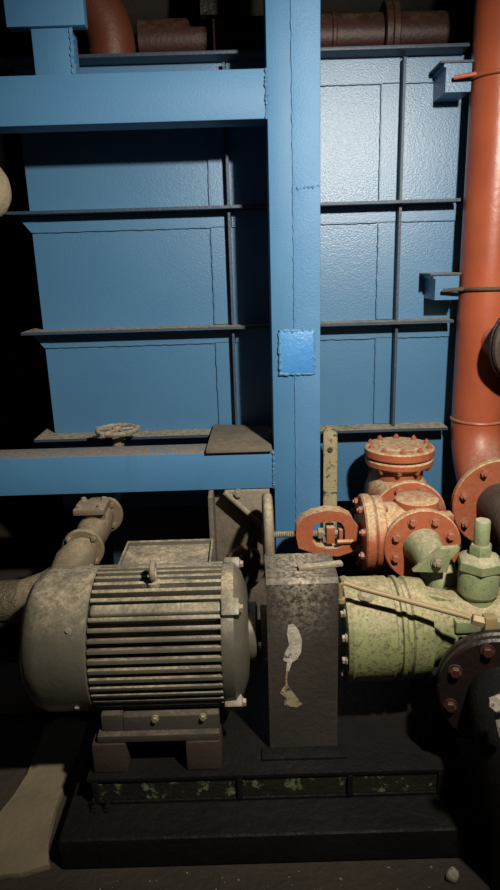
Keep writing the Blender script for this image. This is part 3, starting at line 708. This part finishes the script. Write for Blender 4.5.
# suction flange near the camera, its shade put into dark paint
sc = P(500, 690, 1.46)
sax = Vector((-0.22, -0.97, 0.05)).normalized()
sp_ = thing('suction_pipe', 'dark oily red suction pipe elbow with bolted flange at lower right', 'pipe', (sc.x, sc.y, PLZ))
sf = part('flange', disc(0.160, 0.028, 0.006), M['oilred'], sp_, sc, zto(sax))
bolts(sf, sc + sax * 0.028, sax, 0.132, 8, 0.014, 0.016, M['darkred'], 0.1)
sf2 = part('pump_flange', disc(0.160, 0.028, 0.006), M['oilred'], sp_, sc - sax * 0.032, zto(sax))
q0 = sc + sax * 0.02
q = [q0, q0 + sax * 0.05, q0 + sax * 0.09 + Vector((0.004, 0, -0.02)), q0 + sax * 0.125 + Vector((0.01, 0, -0.06)), q0 + sax * 0.145 + Vector((0.015, 0, -0.11)), Vector((q0.x + 0.03, 1.27, 0.14)), Vector((q0.x + 0.03, 1.27, 0.0))]
part('elbow', tube(q, 0.084, 32), M['oil'], sp_)
part('drain_plug', lathe([(0, 0), (0.02, 0), (0.02, 0.018), (0.016, 0.022), (0, 0.022)], 6), M['pale'], sp_, P(499, 703, 1.25), zto((-0.6, -0.7, 0.4)))  # bolt nut, its lit top put into the pale colour
part('drain_lever', box(0.016, 0.012, 0.07, 0.004), M['pale'], sp_, P(499, 724, 1.245), Matrix.Rotation(-0.25, 3, 'Y'))  # pale strip beside the lit nut
part('inlet_pipe', tube([sc - sax * 0.03, sc - sax * 0.085], 0.09, 28), M['oilred'], sp_)

# ---------------------------------------------------------------- brown pipe fittings at the left, behind the motor
AXx, AZ = P(82, 551, 2.06).x, P(82, 551, 2.06).z
bt = thing('stop_valve', 'small brown cast stop valve with square bolted lid behind the motor', 'valve', (AXx, 2.1, AZ - 0.09))
f1_ = part('flange', disc(0.073, 0.020, 0.004, 36), M['fit'], bt, (AXx, 2.07, AZ), AX['y'])
bolts(f1_, (AXx, 2.07, AZ), (0, -1, 0), 0.060, 4, 0.010, 0.014, M['fit'], PI / 4, 0.008)
bolts(f1_, (AXx, 2.09, AZ), (0, 1, 0), 0.060, 4, 0.010, 0.012, M['fit'], PI / 4)
part('body', lathe([(0, 0), (0.044, 0), (0.046, 0.05), (0.058, 0.11), (0.06, 0.18), (0.05, 0.26), (0.046, 0.31), (0, 0.31)], 32), M['fit'], bt, (AXx, 2.09, AZ), AX['y'])
f2_ = part('flange', disc(0.080, 0.020, 0.004, 36), M['fit'], bt, (AXx, 2.39, AZ), AX['y'])
bolts(f2_, (AXx, 2.39, AZ), (0, -1, 0), 0.060, 4, 0.010, 0.014, M['fit'], PI / 4)
pdc = P(92, 507, 2.25)
part('lid_neck', lathe([(0, -0.09), (0.04, -0.09), (0.04, 0), (0, 0)], 20), M['fit'], bt, (pdc.x + 0.005, 2.25, pdc.z - 0.01))
ld_ = part('square_lid', box(0.115, 0.115, 0.024, 0.008), M['fit'], bt, (pdc.x, 2.25, pdc.z))
for dx in (-1, 1):
    for dy in (-1, 1):
        part('bolt', bolt_mesh(0.010, 0.012, M['duststeel']), None, ld_, (pdc.x + dx * 0.038, 2.25 + dy * 0.038, pdc.z + 0.012))
part('tail_pipe', lathe([(0, 0), (0.045, 0), (0.045, TY - 2.415), (0, TY - 2.415)], 24), M['fit'], bt, (AXx, 2.41, AZ), AX['y'])
lz = P(12, 602, 2.03).z
lp = thing('lagged_pipe', 'glossy dirty lagged pipe entering from the left behind the motor', 'pipe', (-1.2, 1.86, lz - 0.075))
pth = [(-2.58, 2.03, lz), (-1.5, 2.03, lz), (-0.95, 2.03, lz), (-0.80, 2.03, lz + 0.006), (-0.70, 2.03, lz + 0.04), (-0.635, 2.03, lz + 0.085), (AXx - 0.02, 2.035, AZ - 0.02), (AXx, 2.05, AZ - 0.002), (AXx, 2.069, AZ)]
part('pipe', tube(pth[:4], 0.072, 28), M['laggloss'], lp)
part('elbow', tube(pth[3:], [0.070, 0.072, 0.072, 0.066, 0.058, 0.05], 28), M['fit'], lp)

# round lagged pipe end peeping in at the left edge
rc = P(-19, 190, 2.2)
re_ = thing('lagged_pipe_end', 'rough beige rounded pipe end peeping in at the left picture edge', 'pipe', rc)
part('pipe', tube([(-2.58, 2.2, rc.z), (rc.x, 2.2, rc.z)], 0.085, 28), M['lag'], re_)
part('end_cap', lathe([(0.085, -0.03), (0.092, -0.02), (0.092, 0.0), (0.088, 0.035), (0.072, 0.062), (0.045, 0.08), (0, 0.088)], 32), M['lag'], re_, rc, AX['x'])

# ---------------------------------------------------------------- pipes above the tank, coloured dark for the shade up there
hy = 3.1
hz_ = P(350, 37, hy).z
op = thing('overhead_pipe', 'dark red horizontal pipe running over the top of the blue tank', 'pipe', (0.2, hy, tz1))
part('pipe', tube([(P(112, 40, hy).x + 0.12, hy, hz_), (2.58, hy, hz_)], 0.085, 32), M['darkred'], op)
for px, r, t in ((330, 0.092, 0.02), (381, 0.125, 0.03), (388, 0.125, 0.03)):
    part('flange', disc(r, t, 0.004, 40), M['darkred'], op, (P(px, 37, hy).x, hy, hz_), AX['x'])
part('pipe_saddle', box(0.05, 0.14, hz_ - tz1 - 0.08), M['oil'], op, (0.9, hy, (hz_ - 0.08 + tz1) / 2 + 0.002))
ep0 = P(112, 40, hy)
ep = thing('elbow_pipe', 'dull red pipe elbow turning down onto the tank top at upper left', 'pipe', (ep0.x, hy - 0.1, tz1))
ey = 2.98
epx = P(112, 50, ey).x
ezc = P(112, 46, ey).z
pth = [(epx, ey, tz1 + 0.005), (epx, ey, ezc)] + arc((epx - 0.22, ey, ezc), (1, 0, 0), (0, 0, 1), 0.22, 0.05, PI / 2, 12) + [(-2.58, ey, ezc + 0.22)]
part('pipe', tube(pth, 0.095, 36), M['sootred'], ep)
for i, (pa_, pb_, ytop, lab) in enumerate(((201, 234, 52, 'sooty dark upright channel standing on the tank top'),)):
    a, b_ = P(pa_ + 5, 30, 2.93), P(pb_, 30, 2.93)
    hg = thing('hanger_channel', lab, 'hanger', ((a.x + b_.x) / 2, 2.93, tz1))
    part('channel_web', box((b_.x - a.x) * 0.5, 0.05, 3.6 - tz1 - 0.003), M['darkred'], hg, ((a.x + b_.x) / 2, 2.95, (3.6 + tz1) / 2))  # dark red web, near-black head
    part('channel_head', box((b_.x - a.x) * 1.3, 0.05, 3.6 - P(215, 20, 2.93).z - 0.004), M['oil'], hg, ((a.x + b_.x) / 2, 2.90, (3.6 + P(215, 20, 2.93).z) / 2))
tp = thing('cross_pipe', 'grey brown lagged pipe crossing high above the tank at the top edge', 'pipe', (0, 3.45, tz1))
cz = P(350, 0, 3.45).z
part('pipe', tube([(-2.58, 3.45, cz), (2.58, 3.45, cz)], 0.12, 28), M['soot'], tp)

# ---------------------------------------------------------------- floor details
patch_px = [(-40, 878), (20, 873), (50, 864), (47, 838), (56, 806), (68, 778), (80, 748), (88, 722), (60, 716), (44, 728), (36, 752), (28, 774), (14, 796), (0, 812), (-40, 850)]
pts = [G(x, y, 0.02) for x, y in patch_px]
cpz = part('concrete_patch', prism([(p.x, p.y, 0.0005) for p in pts], (0, 0, 0.02), 0.003), M['concrete'], None)
setp(cpz, 'sandy worn concrete patch on the floor left of the plinth', 'floor patch')
ka, kb = G(60, 706, 0.06), G(104, 704, 0.06)
cu = part('concrete_kerb', box(1.6, 0.16, 0.11, 0.012, 3), M['concrete'], None, (kb.x - 0.8, ka.y + 0.12, 0.055))
setp(cu, 'low sandy concrete kerb running behind the fan cowl', 'kerb')
pb_ = bmesh.new()
bmesh.ops.create_icosphere(pb_, subdivisions=2, radius=0.02)
for v in pb_.verts: v.co = Vector((v.co.x * 0.8, v.co.y * 0.7, v.co.z * 1.1)) * random.uniform(0.8, 1.15)
g = G(452, 876, 0.015)
st_ = part('pebble', pb_, M['pale'], None, (g.x, g.y, 0.018))
setp(st_, 'pale pebble on the floor in front of the plinth', 'pebble')
gb = bmesh.new()
for k in range(420):
    x, y = random.uniform(-1.0, 0.9), random.uniform(1.0, 1.355)
    if random.random() < 0.25: x, y = random.uniform(-1.0, -0.62), random.uniform(1.35, 2.0)
    if x < -0.55 and y < 1.75 or x > 0.45: continue
    r = random.uniform(0.0012, 0.0042)
    o = Vector((x, y, r * 0.5))
    vs = [gb.verts.new(o + Vector((random.uniform(.6, 1.3) * a, random.uniform(.6, 1.3) * b_, random.uniform(.5, 1) * c)) * r) for a, b_, c in ((1, 0, 0), (0, 1, 0), (-1, 0, 0), (0, -1, 0), (0, 0, 1), (0, 0, -1))]
    for a, b_, c in ((0, 1, 4), (1, 2, 4), (2, 3, 4), (3, 0, 4), (1, 0, 5), (2, 1, 5), (3, 2, 5), (0, 3, 5)):
        gb.faces.new((vs[a], vs[b_], vs[c]))
gs = part('floor_grit', to_mesh(gb, 'floor_grit', False), M['duststeel'], None)
setp(gs, 'fine pale grit scattered over the dark floor', 'grit', kind='stuff')

# ---------------------------------------------------------------- the hanging lamp, above the frame
lm = thing('pendant_lamp', 'black shaded work lamp hanging from the ceiling above the camera', 'lamp', LAMP)
lax = (LAMP_AIM - LAMP).normalized()
shade = part('lamp_shade', lathe([(0.045, -0.16), (0.05, -0.10), (0.12, -0.045), (0.123, -0.045), (0.054, -0.105), (0.05, -0.165), (0, -0.165)], 32), M['oil'], lm, LAMP, zto(lax))
part('cable', tube([LAMP - lax * 0.16, LAMP - lax * 0.20 + Vector((0, 0, 0.03)), LAMP - lax * 0.21 + Vector((0, 0, 0.1)), Vector((LAMP.x, LAMP.y - 0.15, 3.598))], 0.006, 8), M['oil'], lm)
